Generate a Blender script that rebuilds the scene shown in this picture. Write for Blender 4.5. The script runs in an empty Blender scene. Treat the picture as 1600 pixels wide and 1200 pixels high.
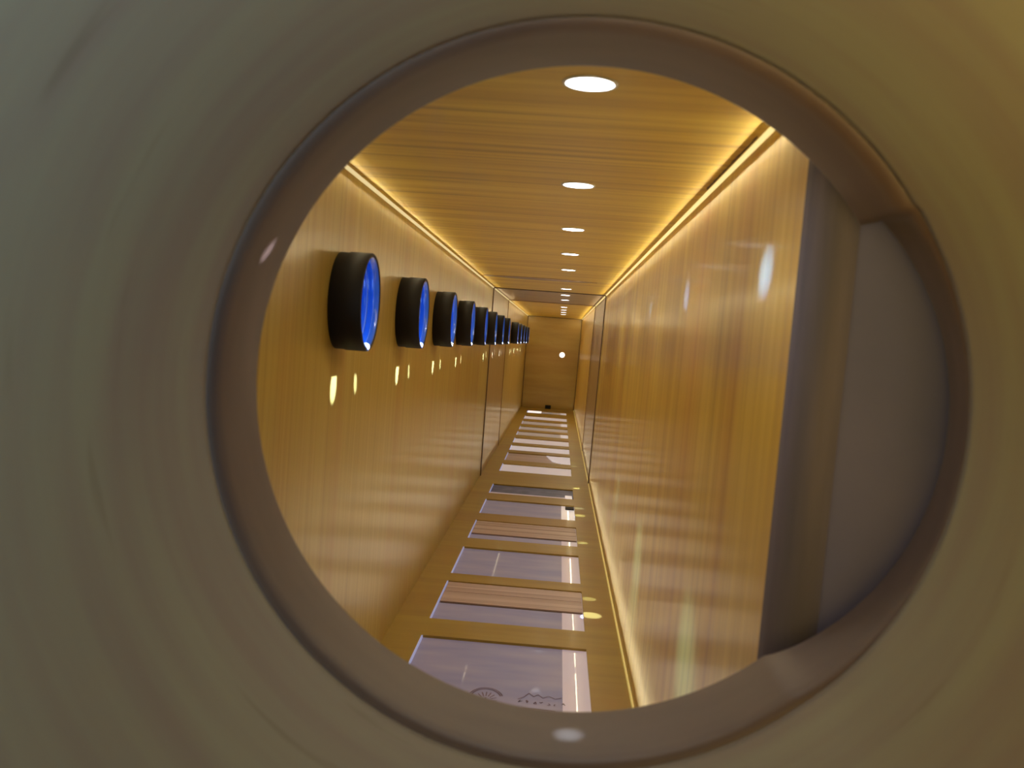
import bpy, bmesh, math, random
from mathutils import Vector, Matrix
random.seed(7)
PI = math.pi
C = bpy.context.scene.collection

# ---------------------------------------------------------------- camera
S = 0.15            # eye height below the ceiling (m); the wooden box is measured in multiples of it
F = 1500.0          # focal length in pixels of a 1600 px wide frame
EZ = 0.426          # eye height above the box floor
XL, XR, ZC, ZF = -1.42*S, 0.85*S, EZ+S, 0.0
def depth(n): return S*F*(.0025+.0016*n)      # n-th lamp position along the box
cam_d = bpy.data.cameras.new('camera'); cam = bpy.data.objects.new('camera', cam_d); C.objects.link(cam)
cam_d.sensor_width = 36; cam_d.lens = 36*F/1600; cam_d.clip_start = .005; cam_d.clip_end = 50
vy = Vector((75, 66, -F)).normalized()
vx = Vector((.9973, -.0732, 0)); vx = (vx - vy*vx.dot(vy)).normalized()
vz = vx.cross(vy)
# columns = world axes seen from the camera; its transpose turns the camera into the world
R = Matrix((vx, vy, vz))
cam.matrix_world = Matrix.Translation((0, 0, EZ)) @ R.to_4x4()
cam_d.dof.use_dof = True; cam_d.dof.focus_distance = 2.2; cam_d.dof.aperture_fstop = cam_d.lens/2.2
bpy.context.scene.camera = cam

# ---------------------------------------------------------------- world: the dim room behind the peephole
sc = bpy.context.scene
sc.view_settings.view_transform = 'Standard'; sc.view_settings.look = 'None'
sc.view_settings.gamma = 1; sc.view_settings.use_curve_mapping = False
sc.view_settings.exposure = 0
w = bpy.data.worlds.new('world'); sc.world = w; w.use_nodes = True
nt = w.node_tree; nt.nodes.clear()
tc = nt.nodes.new('ShaderNodeTexCoord'); sx = nt.nodes.new('ShaderNodeSeparateXYZ')
cr = nt.nodes.new('ShaderNodeValToRGB'); mr = nt.nodes.new('ShaderNodeMapRange')
mr.inputs[1].default_value = -.6; mr.inputs[2].default_value = .6
cr.color_ramp.elements[0].color = (1.9, 1.22, .26, 1); cr.color_ramp.elements[1].color = (.46, .80, 1.05, 1)
cr.color_ramp.elements[0].position = .35; cr.color_ramp.elements[1].position = .65
bg = nt.nodes.new('ShaderNodeBackground'); bg.inputs[1].default_value = .55
ow = nt.nodes.new('ShaderNodeOutputWorld')
L = nt.links.new
L(tc.outputs['Generated'], sx.inputs[0]); L(sx.outputs[0], mr.inputs[0]); L(mr.outputs[0], cr.inputs[0])
mz = nt.nodes.new('ShaderNodeMapRange'); mz.inputs[1].default_value = -.5; mz.inputs[2].default_value = .5
mz.inputs[3].default_value = 5.8; mz.inputs[4].default_value = .40
L(sx.outputs[2], mz.inputs[0]); L(mz.outputs[0], bg.inputs[1])
L(cr.outputs[0], bg.inputs[0]); L(bg.outputs[0], ow.inputs[0])

LAMP_W = 1.0        # power of one ceiling lamp
LED = .95           # strength of the light leaking from the upper joints

# ---------------------------------------------------------------- helpers
def tag(o, label=None, cat=None, group=None, kind=None):
    if label: o['label'] = label
    if cat: o['category'] = cat
    if group: o['group'] = group
    if kind: o['kind'] = kind
    return o
def obj(name, bm, m, parent=None, smooth=False, bevel=0):
    me = bpy.data.meshes.new(name)
    bmesh.ops.recalc_face_normals(bm, faces=bm.faces)
    bm.to_mesh(me); bm.free()
    if smooth:
        for p in me.polygons: p.use_smooth = True
    o = bpy.data.objects.new(name, me); C.objects.link(o)
    if m: me.materials.append(m)
    if parent: o.parent = parent
    if bevel:
        b = o.modifiers.new('b', 'BEVEL'); b.width = bevel; b.segments = 2; b.limit_method = 'ANGLE'
    return o
def empty(name, loc):
    o = bpy.data.objects.new(name, None); C.objects.link(o); o.location = loc; o.empty_display_size = .02
    return o
def bx(bm, x0, x1, y0, y1, z0, z1):
    vs = [bm.verts.new((x, y, z)) for x in (x0, x1) for y in (y0, y1) for z in (z0, z1)]
    for f in ((0,1,3,2),(4,6,7,5),(0,4,5,1),(2,3,7,6),(0,2,6,4),(1,5,7,3)): bm.faces.new([vs[i] for i in f])
    return bm
def box(*a): return bx(bmesh.new(), *a)
def lathe(bm, prof, seg=64, axis='X'):
    """closed profile [(along, radius)] turned about the axis"""
    rings = []
    for (t, r) in prof:
        ring = []
        for k in range(seg):
            a = 2*PI*k/seg
            c, s = r*math.cos(a), r*math.sin(a)
            ring.append(bm.verts.new((t, c, s) if axis == 'X' else ((c, s, t) if axis == 'Z' else (c, t, s))))
        rings.append(ring)
    n = len(rings)
    for i in range(n):
        A, B = rings[i], rings[(i+1) % n]
        for k in range(seg): bm.faces.new((A[k], A[(k+1) % seg], B[(k+1) % seg], B[k]))
    return bm
def light(name, kind, loc, energy, col, parent=None, **kw):
    d = bpy.data.lights.new(name, kind); d.energy = energy; d.color = col
    for k, v in kw.items(): setattr(d, k, v)
    o = bpy.data.objects.new(name, d); C.objects.link(o); o.location = loc
    if parent: o.parent = parent
    return o
def aim(o, frm, to):
    o.rotation_euler = (Vector(to)-Vector(frm)).to_track_quat('-Z', 'Y').to_euler()

# ---------------------------------------------------------------- materials
def mat(name, col, rough=.5, spec=.5, coat=0, emit=None, es=0, metal=0):
    m = bpy.data.materials.new(name); m.use_nodes = True
    b = m.node_tree.nodes['Principled BSDF']
    b.inputs['Base Color'].default_value = (*col, 1); b.inputs['Roughness'].default_value = rough
    b.inputs['Specular IOR Level'].default_value = spec; b.inputs['Coat Weight'].default_value = coat
    b.inputs['Metallic'].default_value = metal
    if emit: b.inputs['Emission Color'].default_value = (*emit, 1); b.inputs['Emission Strength'].default_value = es
    return m
def wood(name, dark, mid, lite, stretch, rough=.3, coat=.35, bump=.15, stain=(.45, .2, .06)):
    """bamboo veneer: 'stretch' scales the object coordinates, small along the grain"""
    m = mat(name, mid, rough, .5, coat); n = m.node_tree.nodes; l = m.node_tree.links.new
    b = n['Principled BSDF']; b.inputs['Coat Roughness'].default_value = .12
    t = n.new('ShaderNodeTexCoord'); mp = n.new('ShaderNodeMapping'); mp.inputs['Scale'].default_value = stretch
    l(t.outputs['Object'], mp.inputs[0])
    n1 = n.new('ShaderNodeTexNoise'); n1.inputs['Scale'].default_value = 1; n1.inputs['Detail'].default_value = 6; n1.inputs['Roughness'].default_value = .65
    l(mp.outputs[0], n1.inputs['Vector'])
    r = n.new('ShaderNodeValToRGB'); e = r.color_ramp.elements
    e[0].position = .3; e[0].color = (*dark, 1); e[1].position = .68; e[1].color = (*lite, 1)
    k = e.new(.48); k.color = (*mid, 1)
    l(n1.outputs[0], r.inputs[0])
    # broad planks of slightly different tone
    mp2 = n.new('ShaderNodeMapping'); mp2.inputs['Scale'].default_value = [v*.14 for v in stretch]
    l(t.outputs['Object'], mp2.inputs[0])
    n2 = n.new('ShaderNodeTexNoise'); n2.inputs['Scale'].default_value = 1; n2.inputs['Detail'].default_value = 3
    l(mp2.outputs[0], n2.inputs['Vector'])
    mx = n.new('ShaderNodeMixRGB'); mx.blend_type = 'MIX'; mx.inputs[2].default_value = (*stain, 1)
    r2 = n.new('ShaderNodeValToRGB'); r2.color_ramp.elements[0].position = .45; r2.color_ramp.elements[1].position = .75
    r2.color_ramp.elements[1].color = (.85, .85, .85, 1)
    l(n2.outputs[0], r2.inputs[0]); l(r2.outputs[0], mx.inputs[0]); l(r.outputs[0], mx.inputs[1])
    l(mx.outputs[0], b.inputs['Base Color'])
    # fine grain relief streaks the reflections along the grain
    mp3 = n.new('ShaderNodeMapping'); mp3.inputs['Scale'].default_value = [v*3 for v in stretch]
    l(t.outputs['Object'], mp3.inputs[0])
    n3 = n.new('ShaderNodeTexNoise'); n3.inputs['Scale'].default_value = 1; n3.inputs['Detail'].default_value = 2
    l(mp3.outputs[0], n3.inputs['Vector'])
    bp = n.new('ShaderNodeBump'); bp.inputs['Strength'].default_value = bump; bp.inputs['Distance'].default_value = .001
    l(n3.outputs[0], bp.inputs['Height']); l(bp.outputs[0], b.inputs['Normal']); l(bp.outputs[0], b.inputs['Coat Normal'])
    return m
def mottled(name, c1, c2, scale, rough, coat=0, stretch=(1, 1, 1), lo=.35, hi=.65, bump=0):
    m = mat(name, c1, rough, .5, coat); n = m.node_tree.nodes; l = m.node_tree.links.new
    b = n['Principled BSDF']
    t = n.new('ShaderNodeTexCoord'); mp = n.new('ShaderNodeMapping'); mp.inputs['Scale'].default_value = stretch
    n1 = n.new('ShaderNodeTexNoise'); n1.inputs['Scale'].default_value = scale; n1.inputs['Detail'].default_value = 5
    r = n.new('ShaderNodeValToRGB'); r.color_ramp.elements[0].position = lo; r.color_ramp.elements[1].position = hi
    r.color_ramp.elements[0].color = (*c1, 1); r.color_ramp.elements[1].color = (*c2, 1)
    l(t.outputs['Object'], mp.inputs[0]); l(mp.outputs[0], n1.inputs['Vector']); l(n1.outputs[0], r.inputs[0]); l(r.outputs[0], b.inputs['Base Color'])
    if bump:
        bp = n.new('ShaderNodeBump'); bp.inputs['Strength'].default_value = bump; bp.inputs['Distance'].default_value = .002
        l(n1.outputs[0], bp.inputs['Height']); l(bp.outputs[0], b.inputs['Normal'])
    return m
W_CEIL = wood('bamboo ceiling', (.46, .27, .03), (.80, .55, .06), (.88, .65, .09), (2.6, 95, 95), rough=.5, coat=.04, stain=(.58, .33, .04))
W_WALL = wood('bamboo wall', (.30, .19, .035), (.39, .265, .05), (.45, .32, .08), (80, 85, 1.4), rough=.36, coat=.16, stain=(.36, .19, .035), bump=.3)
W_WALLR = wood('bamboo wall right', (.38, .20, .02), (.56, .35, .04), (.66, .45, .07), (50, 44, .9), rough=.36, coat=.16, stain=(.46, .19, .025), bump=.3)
W_MID = wood('bamboo reddish dimmed', (.33, .18, .06), (.38, .23, .08), (.43, .28, .11), (50, 50, 1.6), coat=.16, stain=(.33, .16, .06))  # darkened in colour because the middle section gets less light
W_FLOOR = wood('bamboo floor', (.28, .17, .015), (.33, .21, .02), (.37, .25, .03), (2.5, 30, 30), bump=.05, stain=(.31, .16, .02), coat=.08, rough=.4)
W_END = wood('bamboo end', (.36, .21, .03), (.44, .27, .04), (.50, .33, .06), (2, 30, 14), coat=.1)
DARKWOOD = mat('dark joint', (.09, .04, .012), .5)
LEDM = mat('warm light strip', (.8, .7, .4), .5, emit=(1.0, .80, .33), es=LED)
LEDL = mat('pale light strip', (.8, .7, .4), .5, emit=(.9, .78, .42), es=.6)
LEDF = mat('faint light strip', (.8, .7, .3), .5, emit=(1.0, .78, .22), es=.22)
BLACK = mat('black rubber', (.012, .009, .008), .6, spec=.25)
THREAD = mat('pale blue thread', (.25, .45, .95), .3)
BLUE = mat('blue liner', (.03, .17, .75), .22, coat=.5)
PIPE = mottled('yellowed pipe', (.235, .195, .165), (.275, .265, .195), 4, .62, coat=0, stretch=(1, 9, 1), bump=.05)
_n = PIPE.node_tree.nodes; _l = PIPE.node_tree.links.new; _b = _n['Principled BSDF']; _src = _b.inputs['Base Color'].links[0].from_socket
_t = _n.new('ShaderNodeTexCoord'); _m = _n.new('ShaderNodeMapping'); _m.inputs['Scale'].default_value = (9, 70, 9)
_k = _n.new('ShaderNodeTexNoise'); _k.inputs['Scale'].default_value = 1; _k.inputs['Detail'].default_value = 3
_r = _n.new('ShaderNodeValToRGB'); _r.color_ramp.elements[0].position = .66; _r.color_ramp.elements[1].position = .74; _r.color_ramp.elements[1].color = (.32, .32, .32, 1)
_x = _n.new('ShaderNodeMixRGB'); _x.inputs[2].default_value = (.10, .07, .045, 1)
_l(_t.outputs['Object'], _m.inputs[0]); _l(_m.outputs[0], _k.inputs['Vector']); _l(_k.outputs[0], _r.inputs[0]); _l(_r.outputs[0], _x.inputs[0])
_l(_src, _x.inputs[1]); _l(_x.outputs[0], _b.inputs['Base Color'])
PLATE = mottled('stained plate', (.085, .056, .052), (.13, .09, .075), 7, .5, stretch=(1, 3, 1))
GREY = mottled('grey panel', (.12, .125, .25), (.155, .155, .29), 9, .7)
JAMB = mottled('grey brown jamb', (.085, .08, .115), (.15, .13, .18), 6, .75, stretch=(8, 8, .6))
LAMP_E = mat('lamp diffuser', (.9, .9, .95), .4, emit=(.93, .95, 1.0), es=9)
CHROME = mat('lamp rim', (.62, .58, .5), .3, metal=.6)

# ---------------------------------------------------------------- the setting
T = .012
Y0, YA, YB, YE = S*F/445, S*F/77, S*F/59.5, depth(15.3)
MODS = [(Y0, YA), (YA, YB), (YB, YE)]
for i, (a, b) in enumerate(MODS):
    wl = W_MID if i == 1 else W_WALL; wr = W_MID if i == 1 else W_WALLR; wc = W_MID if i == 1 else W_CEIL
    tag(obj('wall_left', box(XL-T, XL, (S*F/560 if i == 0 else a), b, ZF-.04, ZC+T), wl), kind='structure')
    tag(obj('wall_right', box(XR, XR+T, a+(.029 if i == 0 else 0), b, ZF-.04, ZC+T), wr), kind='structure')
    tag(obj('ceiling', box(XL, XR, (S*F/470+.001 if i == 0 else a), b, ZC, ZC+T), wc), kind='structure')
tag(obj('wall_back', box(XL-T, XR+T, YE, YE+T, ZF-.04, ZC+T), W_END), kind='structure')
# joints between the modules, dark slim frames standing proud of the veneer
def frame(y, t, d):
    bm = bmesh.new()
    bx(bm, XL, XL+d, y-t, y+t, ZF, ZC); bx(bm, XR-d, XR, y-t, y+t, ZF, ZC); bx(bm, XL+d, XR-d, y-t, y+t, ZC-d, ZC)
    return bm
tag(obj('trim_1', frame(YA, .012, .0022), DARKWOOD), kind='structure')
tag(obj('trim_2', frame(YB, .010, .0015), mat('joint', (.22, .11, .03), .5)), kind='structure')
tag(obj('trim_3', frame(YE-.012, .012, .003), DARKWOOD), kind='structure')

# floor with its row of openings
OPEN = [(1.42, 2.13), (2.36, 2.99), (3.14, 3.76), (4.0, 4.57), (4.82, 5.4), (5.68, 6.15),
        (6.93, 7.46), (7.72, 8.38), (8.6, 9.1), (9.35, 9.9), (10.25, 10.75), (11.0, 11.5), (11.85, 12.4), (12.75, 13.35), (14.0, 14.5)]
FX0, FX1 = -1.09*S, .462*S
bm = bmesh.new()
bx(bm, XL, FX0, S*F/560, YE, -.012, 0); bx(bm, FX1, XR, S*F/560, YE, -.012, 0)
prev = S*F/560
for (a, b) in OPEN:
    bx(bm, FX0, FX1, prev, depth(a), -.012, 0); prev = depth(b)
bx(bm, FX0, FX1, prev, YE, -.012, 0)
tag(obj('floor', bm, W_FLOOR), kind='structure')
tag(obj('floor', box(XL, XR, S*F/560, YE, -.04, -.03), mat('under floor', (.1, .09, .09), .6)), kind='structure')

# ---------------------------------------------------------------- glowing joints
JW = .0035
for i, (a, b) in enumerate(MODS):
    for s, x in ((-1, XL), (1, XR)):
        bm = bmesh.new(); d = .0028
        vs = []
        y0, y1 = a+(.013 if i else .0), b-.013
        for y in (y0, y1):
            vs += [bm.verts.new((x, y, ZC-d)), bm.verts.new((x-s*d, y, ZC)), bm.verts.new((x, y, ZC))]
        for f in ((0,1,4,3),(0,3,5,2),(1,2,5,4),(0,2,1),(3,4,5)): bm.faces.new([vs[j] for j in f])
        o = obj('light_strip', bm, LEDM if s > 0 else LEDL)
        side = 'left' if s < 0 else 'right'; where = ['nearest section', 'short middle section', 'far section'][i]
        tag(o, f'thin warm glowing line along the {side} upper edge of the {where}', 'light strip', 'glowing lines under the ceiling')
for i, (a, b) in enumerate([(Y0+.03, YA), (YA, YE)]):
    o = obj('light_strip', box(XR-.0022, XR, a+.01, b-.015, .0005, .004), LEDF)
    tag(o, 'faint yellow line where the right wall meets the floor, ' + ('nearest section' if i == 0 else 'beyond the dark joint'), 'light strip')

# the light those strips throw along the veneer
for i, (a, b) in enumerate(MODS):
    for s_ in (-1, 1):
        x = (XR if s_ > 0 else XL)-s_*.0045; a_ = a+(.06 if i == 0 else 0)
        o = light('strip_light', 'AREA', (x, (a_+b)/2, ZC-.0045), (.40 if s_ > 0 else .26)*(b-a_)*(1.0, .7, 1.3)[i], (1.0, .88, .55), shape='RECTANGLE', size=.004, size_y=b-a_-.06)
        o.rotation_euler = (0, math.radians(48)*s_, 0)

        if s_ > 0 or i:
            o = light('strip_light', 'AREA', ((XR if s_ > 0 else XL)-s_*.012-(.055*S if s_ > 0 else 0), (a_+b)/2, .012), .16*(b-a_)*(1.0, .6, .6)[i]*(1 if s_ > 0 else .3), (1.0, .86, .5), shape='RECTANGLE', size=.004, size_y=b-a_-.06)
            o.rotation_euler = (0, math.radians(180-30)*s_, 0)

# crack in the right upper joint
bm = bmesh.new(); y = S*F/335; pts = []
while y < S*F/250:
    pts.append((y, random.uniform(.0002, .0013))); y += random.uniform(.006, .013)
for (ya, wa), (yb, wb) in zip(pts[:-1], pts[1:]):
    k = .0048
    q = [(XR-k-wa, ya), (XR-k+wa*.3, ya), (XR-k+wb*.3, yb), (XR-k-wb, yb)]
    lo = [bm.verts.new((x_, y_, ZC-.0012)) for x_, y_ in q]; hi = [bm.verts.new((x_, y_, ZC)) for x_, y_ in q]
    bm.faces.new(lo)
    for j in range(4): bm.faces.new((lo[j], lo[(j+1) % 4], hi[(j+1) % 4], hi[j]))
tag(obj('trim_4', bm, mat('crack', (.12, .07, .03), .7)), kind='structure')
# a shadow band across the ceiling before the joint, painted as thin dark wood
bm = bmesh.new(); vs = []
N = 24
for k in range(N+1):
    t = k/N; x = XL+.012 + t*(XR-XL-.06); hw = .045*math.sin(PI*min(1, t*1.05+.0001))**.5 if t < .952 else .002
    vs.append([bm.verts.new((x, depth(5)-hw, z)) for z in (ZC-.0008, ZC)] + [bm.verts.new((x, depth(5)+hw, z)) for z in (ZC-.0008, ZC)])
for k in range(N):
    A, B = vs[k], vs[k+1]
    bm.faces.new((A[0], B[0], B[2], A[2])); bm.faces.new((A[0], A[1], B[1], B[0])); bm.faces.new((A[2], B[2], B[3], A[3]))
tag(obj('trim_5', bm, wood('shadow band wood', (.20, .10, .03), (.26, .13, .035), (.3, .16, .05), (2, 40, 40))), kind='structure')

# ---------------------------------------------------------------- ceiling lamps
LX = .041*S
RR = .312*S; RC = .160*S; RL = .205*S      # collar radius, height above the eye, length
names_n = ['nearest', 'second', 'third', 'fourth', 'fifth']
LN = [0, 1, 2, 3, 4, 6, 7, 8, 10, 11, 12, 13]
wallglint_l = {}
for i, n in enumerate(LN):
    y = depth(n)
    t = empty('recessed_ceiling_lamp', (LX, y, ZC))
    ordn = ['nearest', 'second', 'third', 'fourth', 'fifth', 'sixth', 'seventh', 'eighth', 'ninth', 'tenth', 'eleventh', 'farthest'][i]
    tag(t, f'round white ceiling lamp, {ordn} from the peephole' if i else 'largest round white ceiling lamp, nearest the peephole', 'lamp', 'round lamps along the box ceiling')
    bm = bmesh.new(); lathe(bm, [(-.0010, .0142), (-.0010, .0160), (0.0, .0162), (0.0, .0142)], 40, 'Z')
    obj('rim', bm, CHROME, t, True)
    bm = bmesh.new(); bmesh.ops.create_circle(bm, cap_ends=True, segments=40, radius=.0142, matrix=Matrix.Translation((0, 0, -.0008)))
    obj('diffuser', bm, LAMP_E, t)
    light('lamp_light', 'SPOT', (0, 0, -.002), LAMP_W*(1.0 if n < 9 else 1.35), (1.0, .95, .88), t, spot_size=2.6, spot_blend=.8, shadow_soft_size=.012)

# narrow spots added for the bright flecks on the left wall below the collars and on the floor's right rail
def added_spot(n, p, ang, e, col=(.36, .52, 1), soft=.002, frm=None, blend=.35):
    frm = frm or (LX, depth(n), ZC-.004)
    o = light('fleck_spot', 'SPOT', frm, e, col, spot_size=ang, spot_blend=blend, shadow_soft_size=soft)
    aim(o, frm, p)
for n in (1, 2, 3, 4, 6, 7, 8, 10, 11, 12, 13):
    k = S*F*.0001
    added_spot(n, (XL, depth(n)-.6*k, EZ-(.40-.012*min(n, 4))*S), .085, 80)
    added_spot(n, (XL, depth(n)+3.8*k, EZ-(.41-.012*min(n, 4))*S), .05, 50)
for n, a in ((3, 150), (3, 141), (4, 110), (4, 95), (6, 91), (6, 80), (8, 68), (8, 66), (10, 57), (12, 45)):
    added_spot(n, (.54*S, S*F/a, 0), .045 if a != 150 else .06, 90 if a in (150, 95, 80) else 40)
for n in (1, 2, 3, 4, 5, 6):
    added_spot(min(n, 4) if n == 5 else n, (XL+RL-.0025, depth(n)-.012, EZ+RC-RR+.004), .035, 26)
# two more added spots for glancing flecks on the bore of the peephole
added_spot(0, (.064*S-.93*.1612, S*F/500, EZ-.168*S+.36*.1612), .035, 9, (.9, .85, 1), .001, (LX, depth(0), ZC-.004), .9)
added_spot(0, (.018, S*F/500, EZ-.168*S-.160), .05, 9, (.6, .8, 1), .002, (LX, depth(0), ZC-.004), 1.0)
# bluish spots added in the collars for the patches on the right wall
for n, a, V, rad, e in ((1, 361, -.36, .024, 1.0), (2, 223, -.38, .022, .7), (3, 160, -.37, .018, .5), (2, 180, 1.98, .085, .35), (1, 290, 1.85, .09, .35), (3, 132, 1.85, .07, .2)):
    p0 = (XL+.168*S, depth(n)-.012, EZ+.168*S); p1 = (XR, S*F/a, EZ-V*S)
    dd = (Vector(p1)-Vector(p0)).length
    added_spot(n, p1, 2*math.atan(rad*.8/dd), e*18*dd*dd/.13*1.6, (.12, .30, 1.0), .004, p0, 1.0)

# ---------------------------------------------------------------- blue-lined collars on the left wall
def collar(n, first=None):
    loc = (XL, depth(n)-.012, EZ+RC)
    t = empty('round_collar', loc)
    if first is None:
        bm = bmesh.new()
        lathe(bm, [(0, RR*.985), (RL*.3, RR*.985), (RL*.32, RR), (RL-.0012, RR), (RL, RR-.0010), (RL, RR-.0028), (RL-.001, RR-.004), (0, RR-.004)], 72)
        obj('outer_ring', bm, BLACK, t, True)
        prof = [(RL-.0008, RR-.0030), (RL-.0008, RR-.0042)]
        for k in range(3):
            x0 = RL-.004-k*.0085
            prof += [(x0, RR-.0046), (x0-.0015, RR-.0062), (x0-.0045, RR-.0062), (x0-.006, RR-.0046)]
        prof += [(.0005, RR-.0046), (.0005, RR-.0038)]
        bm = bmesh.new(); lathe(bm, prof, 72); obj('liner', bm, BLUE, t, True)
        for k, xx in enumerate((RL-.0065, RL-.0135)):
            bm = bmesh.new(); lathe(bm, [(xx, RR-.0046), (xx+.0008, RR-.0066), (xx+.0016, RR-.0046)], 72)
            obj('thread', bm, THREAD, t, True)
        bm = bmesh.new(); bmesh.ops.create_icosphere(bm, subdivisions=2, radius=.0045)
        for v in bm.verts: v.co = Vector((RL-.0025+v.co.x*.8, v.co.y*1.1, -(RR-.0045)+v.co.z*.9))
        tag(obj('glint', bm, mat('white glint', (.85, .85, .9), .4), t, True), 'white glint')  # white bead modelled for the lamp's glint on the lower lip
        bm = bmesh.new(); lathe(bm, [(.0006, .0001), (.0006, RR-.0048), (.0016, RR-.0048), (.0016, .0001)], 48)
        obj('back_plate', bm, mat('blue window', (.03, .08, .35), .3, emit=(.08, .28, 1.0), es=.15), t)
    else:
        for ch in first.children:
            c = ch.copy(); C.objects.link(c); c.parent = t
    return t
col0 = None
for n in (1, 2, 3, 4, 5, 6, 7, 8, 10, 11, 12, 13, 14):
    c = collar(n, col0)
    if col0 is None: col0 = c
CN = [o for o in C.objects if o.name.startswith('round_collar')]
for i, o in enumerate(CN):
    nm = ['nearest and largest of the row', 'second from the peephole', 'third from the peephole', 'fourth from the peephole', 'fifth from the peephole',
          'sixth, just before the dark joint', 'seventh, first beyond the dark joint', 'eighth, last before the gap in the row', 'ninth, first after the gap in the row',
          'tenth from the peephole', 'eleventh from the peephole', 'twelfth, last but one', 'farthest, beside the end wall'][i]
    tag(o, 'black blue-lined collar on left wall, ' + nm, 'collar', 'black collars along the left wall')
    light('collar_light', 'POINT', (RL*.5, 0, -RR*.62), .032 if i < 5 else .02, (.35, .6, 1.0), o, shadow_soft_size=.01)

# ---------------------------------------------------------------- lit panels under the floor openings
def sheetmat(name, c1, c2, stain=None, rough=.4):
    m = mat(name, c1, rough, .5, .05); n = m.node_tree.nodes; l = m.node_tree.links.new; b = n['Principled BSDF']
    t = n.new('ShaderNodeTexCoord'); mp = n.new('ShaderNodeMapping'); mp.inputs['Scale'].default_value = (6, 20, 1)
    nn = n.new('ShaderNodeTexNoise'); nn.inputs['Scale'].default_value = 1; nn.inputs['Detail'].default_value = 2
    r = n.new('ShaderNodeValToRGB'); r.color_ramp.elements[0].position = .35; r.color_ramp.elements[1].position = .65
    r.color_ramp.elements[0].color = (*c1, 1); r.color_ramp.elements[1].color = (*c2, 1)
    l(t.outputs['Object'], mp.inputs[0]); l(mp.outputs[0], nn.inputs['Vector']); l(nn.outputs[0], r.inputs[0]); l(r.outputs[0], b.inputs['Base Color'])
    return m
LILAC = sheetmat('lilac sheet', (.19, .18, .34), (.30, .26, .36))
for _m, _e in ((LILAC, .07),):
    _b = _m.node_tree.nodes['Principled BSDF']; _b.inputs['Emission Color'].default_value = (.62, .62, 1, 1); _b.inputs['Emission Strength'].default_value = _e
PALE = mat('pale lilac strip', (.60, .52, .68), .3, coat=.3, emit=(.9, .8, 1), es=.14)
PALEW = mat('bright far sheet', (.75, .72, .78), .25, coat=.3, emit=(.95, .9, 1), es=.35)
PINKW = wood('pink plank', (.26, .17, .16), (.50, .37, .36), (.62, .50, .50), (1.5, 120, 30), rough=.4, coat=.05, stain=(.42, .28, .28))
EDGE = mat('blue white edge glow', (.45, .55, .95), .3, emit=(.35, .45, 1.0), es=.25)  # glow painted in for the lit side of each opening
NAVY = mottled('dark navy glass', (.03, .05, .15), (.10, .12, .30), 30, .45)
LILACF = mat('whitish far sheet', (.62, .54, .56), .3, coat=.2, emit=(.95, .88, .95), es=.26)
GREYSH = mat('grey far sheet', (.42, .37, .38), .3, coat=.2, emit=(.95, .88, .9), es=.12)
INK = mat('faint reddish ink', (.16, .09, .11), .6)
desc = ['largest lilac panel with faint stamped marks, nearest in the floor', 'lilac panel with a pink plank across its far half, second in the floor',
        'plain lilac panel, third in the floor', 'panel crossed by dark-edged pink slats, fourth in the floor', 'small lilac panel with a dark dash at its right, fifth in the floor',
        'dark navy glass panel, the only dark one in the floor', 'pinkish pale panel just beyond the dark joint', 'brown panel with a white pointed sheet at its right',
        'bright white panel, third beyond the dark joint', 'thin pinkish panel, fourth beyond the dark joint', 'thin grey panel with bright right end, fifth beyond the joint',
        'dull thin grey panel, sixth beyond the joint', 'thin panel with bright right end, seventh beyond the joint', 'thin lilac panel, last but one before the end wall',
        'last floor panel with two white ends, at the end wall']
ZP = -.009
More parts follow.
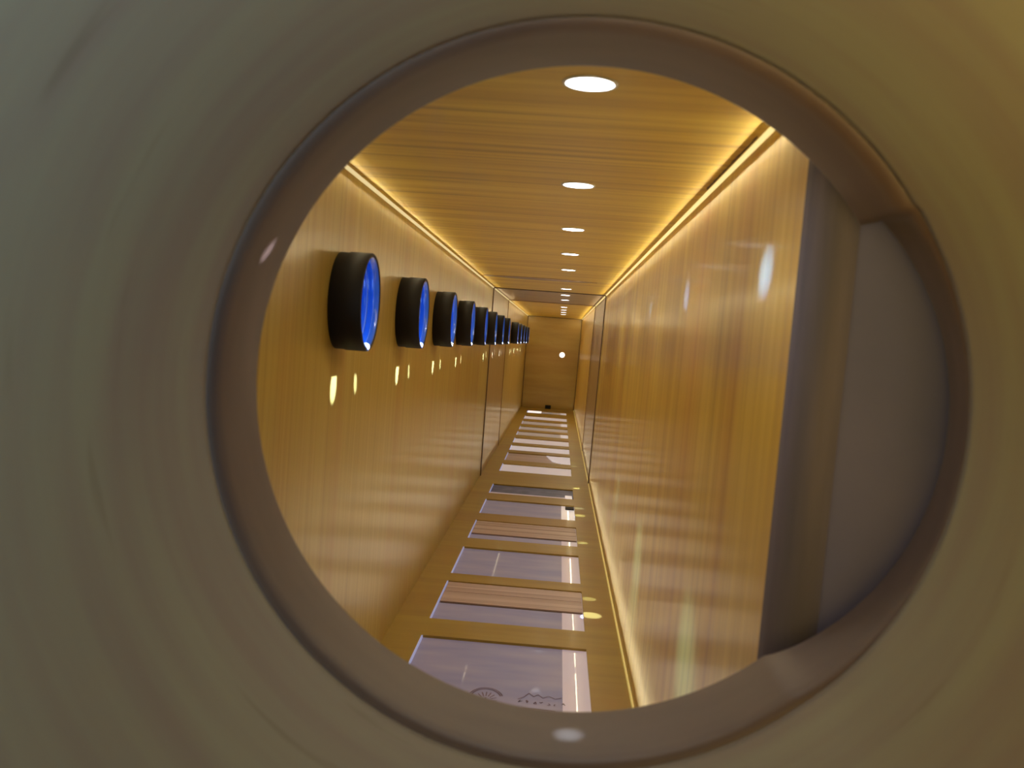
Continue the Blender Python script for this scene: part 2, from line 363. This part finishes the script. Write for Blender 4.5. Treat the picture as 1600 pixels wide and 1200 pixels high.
for i, (a, b) in enumerate(OPEN):
    ya, yb = depth(a), depth(b); d = yb-ya
    t = empty('floor_panel', (FX0, ya, -.03)); wd = FX1-FX0
    tag(t, desc[i], 'panel', 'panels set in the floor openings')
    zb, zt = 0, .0265     # local heights
    body = LILAC
    if i == 5: body = NAVY
    if i > 5: body = LILACF
    if i == 8: body = PALEW
    if i in (10, 11, 12, 14): body = GREYSH
    if i == 7: body = PINKW
    split = wd*(.855)
    obj('sheet', box(0, split if i not in (5, 11) else wd, 0, d, zb, zt), body, t)
    if i not in (5, 6, 9, 11, 13):
        obj('pale_strip', box(split, wd, 0, d, zb, zt+.0002), PALEW if i in (4, 7, 8, 10, 12, 14) else PALE, t)
    elif i != 5 and i != 11:
        obj('pale_strip', box(split, wd, 0, d, zb, zt), LILACF, t)
    light('panel_fill', 'AREA', (wd/2, d/2, .034), (.082 if i < 6 else .06), (1.0, .84, .55), t, shape='RECTANGLE', size=wd*.8, size_y=d*.8).rotation_euler = (PI, 0, 0)  # upward fill added above each panel to brighten the ceiling
    obj('edge_glow_strip', box(0, .002, 0, d, zt, .0298), EDGE, t)
    if i in (1, 3):
        n_sl = 2 if i == 1 else 3; y0 = d*.45 if i == 1 else d*.3
        hh = (d-y0)/n_sl
        for k in range(n_sl):
            obj('plank', box(.003, wd-.001, y0+k*hh+.0015, y0+(k+1)*hh-.0015, zt, zt+.002), PINKW, t)
        obj('plank_shadow_gap', box(.003, wd-.001, y0-.003, d, zt, zt+.0006), DARKWOOD, t)
    if i == 4:
        obj('dark_dash', box(wd*.9, wd-.001, d*.75, d*.92, zt, zt+.003), BLACK, t)
    if i == 5:
        obj('white_tab', box(wd*.9, wd-.004, d*.05, d*.35, zt, zt+.003), PALEW, t)
        obj('bright_bar', box(.003, wd-.02, 0, d*.12, zt, zt+.003), PALE, t)
    if i == 7:
        bm = bmesh.new(); P = [(wd*.62, d*.95), (wd*.72, d*.3), (split, d*.12), (split, d*.9)]
        lo = [bm.verts.new((x, y, zt)) for x, y in P]; hi = [bm.verts.new((x, y, zt+.002)) for x, y in P]
        bm.faces.new(hi)
        for j in range(4): bm.faces.new((lo[j], lo[(j+1) % 4], hi[(j+1) % 4], hi[j]))
        obj('white_sheet', bm, PALEW, t)
    if i == 14:
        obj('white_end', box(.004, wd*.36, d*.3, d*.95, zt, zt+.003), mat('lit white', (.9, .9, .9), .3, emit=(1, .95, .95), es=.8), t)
    if i == 0:
        bm = bmesh.new()
        def stroke(pts, w_=.0010):
            for (p, q) in zip(pts[:-1], pts[1:]):
                dx, dy = q[0]-p[0], q[1]-p[1]; ll = math.hypot(dx, dy) or 1; nx, ny = -dy/ll*w_/2, dx/ll*w_/2
                v = [bm.verts.new((x, y, zt+.0004)) for x, y in ((p[0]+nx, p[1]+ny), (q[0]+nx, q[1]+ny), (q[0]-nx, q[1]-ny), (p[0]-nx, p[1]-ny))]
                bm.faces.new(v)
        cx, cy = wd*.46, d*.185       # round emblem: rays under an arch
        for rr in (.021, .0185):
            stroke([(cx+rr*math.cos(u), cy+rr*1.7*math.sin(u)) for u in [PI*(.12+.76*k/14) for k in range(15)]], .0018)
        for k in range(9):
            u = PI*k/8; stroke([(cx+.007*math.cos(u), cy-.004+.012*math.sin(u)), (cx+.014*math.cos(u), cy-.004+.026*math.sin(u))], .0014)
        stroke([(cx, cy-.02), (cx, cy+.004)], .0022)
        for k in range(5): stroke([(cx-.02+.01*k, cy-.012), (cx-.016+.01*k, cy-.018)], .0014)
        cx2, cy2 = wd*.74, d*.215      # script word over two lines of small writing
        stroke([(cx2-.027, cy2), (cx2-.02, cy2+.008), (cx2-.014, cy2+.022), (cx2-.008, cy2+.012), (cx2-.003, cy2+.02), (cx2+.003, cy2+.01), (cx2+.01, cy2+.018), (cx2+.018, cy2+.010), (cx2+.026, cy2+.016)], .0014)
        for r_, (yy, nn_) in enumerate(((-.006, 7), (-.034, 6), (-.05, 6))):
            for k in range(nn_):
                x0 = cx2-.026+k*.0085
                random.seed(40+r_*10+k)
                stroke([(x0+random.uniform(0, .005), cy2+yy+random.uniform(-.006, .006)) for _ in range(4)], .0012)
        stroke([(cx2-.02, cy2-.025), (cx2+.018, cy2-.027)], .0022)
        random.seed(3)
        obj('stamped_marks', bm, INK, t)

# ---------------------------------------------------------------- end wall fittings
bm = bmesh.new(); bx(bm, -.018, .018, -.02, 0, 0, .022)
o = obj('black_block', bm, BLACK, bevel=.002); ty = YE-.0245
o.location = (-.30*S-.0+(.0), YE-.024, 0.0)
tag(o, 'small black block at the foot of the end wall', 'block')
t = empty('lit_peephole', (.13*S, YE, EZ-.55*S)); tag(t, 'small round white spot on the end wall', 'lamp')  # glowing lens and rim stand in for a lit hole in the wall
bm = bmesh.new(); lathe(bm, [(0, .0001), (0, .0165), (-.004, .0165), (-.005, .013), (-.005, .0001)], 32, 'Y'); obj('lens', bm, mat('lens', (.9, .85, .8), .4, emit=(1, .9, .8), es=1.6), t, True)  # glowing disc, stands in for the hole in the wall
bm = bmesh.new(); lathe(bm, [(0, .0165), (0, .019), (-.003, .019), (-.003, .0165)], 32, 'Y'); obj('rim', bm, CHROME, t, True)

# ---------------------------------------------------------------- peephole: bored front plate and pipe
HX, HZ, HR = .064*S, EZ-.168*S, .1612
YM, YP = S*F/470, S*F/536
ROLL = math.radians(4.2)
def hole_r(th, y):
    d = math.degrees(th); d = (d+180) % 360-180
    lo, hi = -50, 35
    if d <= lo or d >= hi: return HR
    s = (d-lo)/(hi-lo)
    f = math.sin(PI*min(1, s/1.12))**.8*.135*(.3+.7*max(0, min(1, (y-YP)/(YM-YP))))
    return HR*(1+f)
SEG = 288
def bore(prof, mtl, name, parent=None, kindr=hole_r, closed=True):
    bm = bmesh.new(); rings = []
    for (y, k, add) in prof:
        rings.append([bm.verts.new((HX+(kindr(2*PI*j/SEG, y)*k+add)*math.cos(2*PI*j/SEG), y, HZ+(kindr(2*PI*j/SEG, y)*k+add)*math.sin(2*PI*j/SEG))) for j in range(SEG)])
    n = len(rings)
    for i in range(n if closed else n-1):
        A, B = rings[i], rings[(i+1) % n]
        for j in range(SEG): bm.faces.new((A[j], A[(j+1) % SEG], B[(j+1) % SEG], B[j]))
    return obj(name, bm, mtl, parent, True)
YM, YP = S*F/470, S*F/536
prof = [(YM, 1, .0), (YM-.002, 1, -.0004), (YP+.010, 1, 0), (YP+.005, 1, .0006), (YP+.002, 1, .0020), (YP, 1, .0045), (YP-.0005, 1, .010), (YP, 1, .30), (YM, 1, .30)]
o = bore(prof, PLATE, 'wall_front'); tag(o, kind='structure')
def pipe_r(th, y): return HR+.0038+.35*(hole_r(th, YP)-HR)*max(0, min(1, 1-(YP-y)/.12))
prof = [(YP-.0006, 1, .0), (YP-.006, 1, 0), (.26, 1, .0), (.2, 1, .0), (.12, 1, .0), (-.035, 1, .0), (-.04, 1, .004), (-.04, 1, .012), (YP, 1, .012)]
o = bore(prof, PIPE, 'viewing_pipe', kindr=pipe_r)
tag(o, 'wide yellowish pipe that frames the view into the wooden box', 'pipe')

# rounded jamb and grey board closing the right side, just behind the bore
bm = bmesh.new(); N = 14; x0, x1 = XR-.0005, XR+.022; yb = Y0+.03; rr = .02
P = [(x0, yb)]+[(x0+rr-rr*math.cos(PI/2*k/N), Y0+rr-rr*math.sin(PI/2*k/N)) for k in range(N+1)]+[(x1, Y0), (x1, yb)]
lo = [bm.verts.new((x, y, -.04)) for x, y in P]; hi = [bm.verts.new((x, y, ZC+T)) for x, y in P]
for j in range(len(P)): bm.faces.new((lo[j], lo[(j+1) % len(P)], hi[(j+1) % len(P)], hi[j]))
bm.faces.new(lo); bm.faces.new(hi)
o = obj('trim_6', bm, JAMB, None); tag(o, kind='structure')
tag(obj('wall_right', box(XR+.0225, XR+.25, Y0+.004, Y0+.02, -.04, ZC+T), GREY), kind='structure')

# the right side leans: a little farther out at the top than at the floor
for o in list(C.objects):
    if o.type != 'MESH' or o.parent or not (o.name.startswith('wall_right') or o.name.startswith('trim_') or o.name.startswith('light_strip')): continue
    for v in o.data.vertices:
        if v.co.x > XR*.9: v.co.x += v.co.z/ZC*.065*S-.055*S
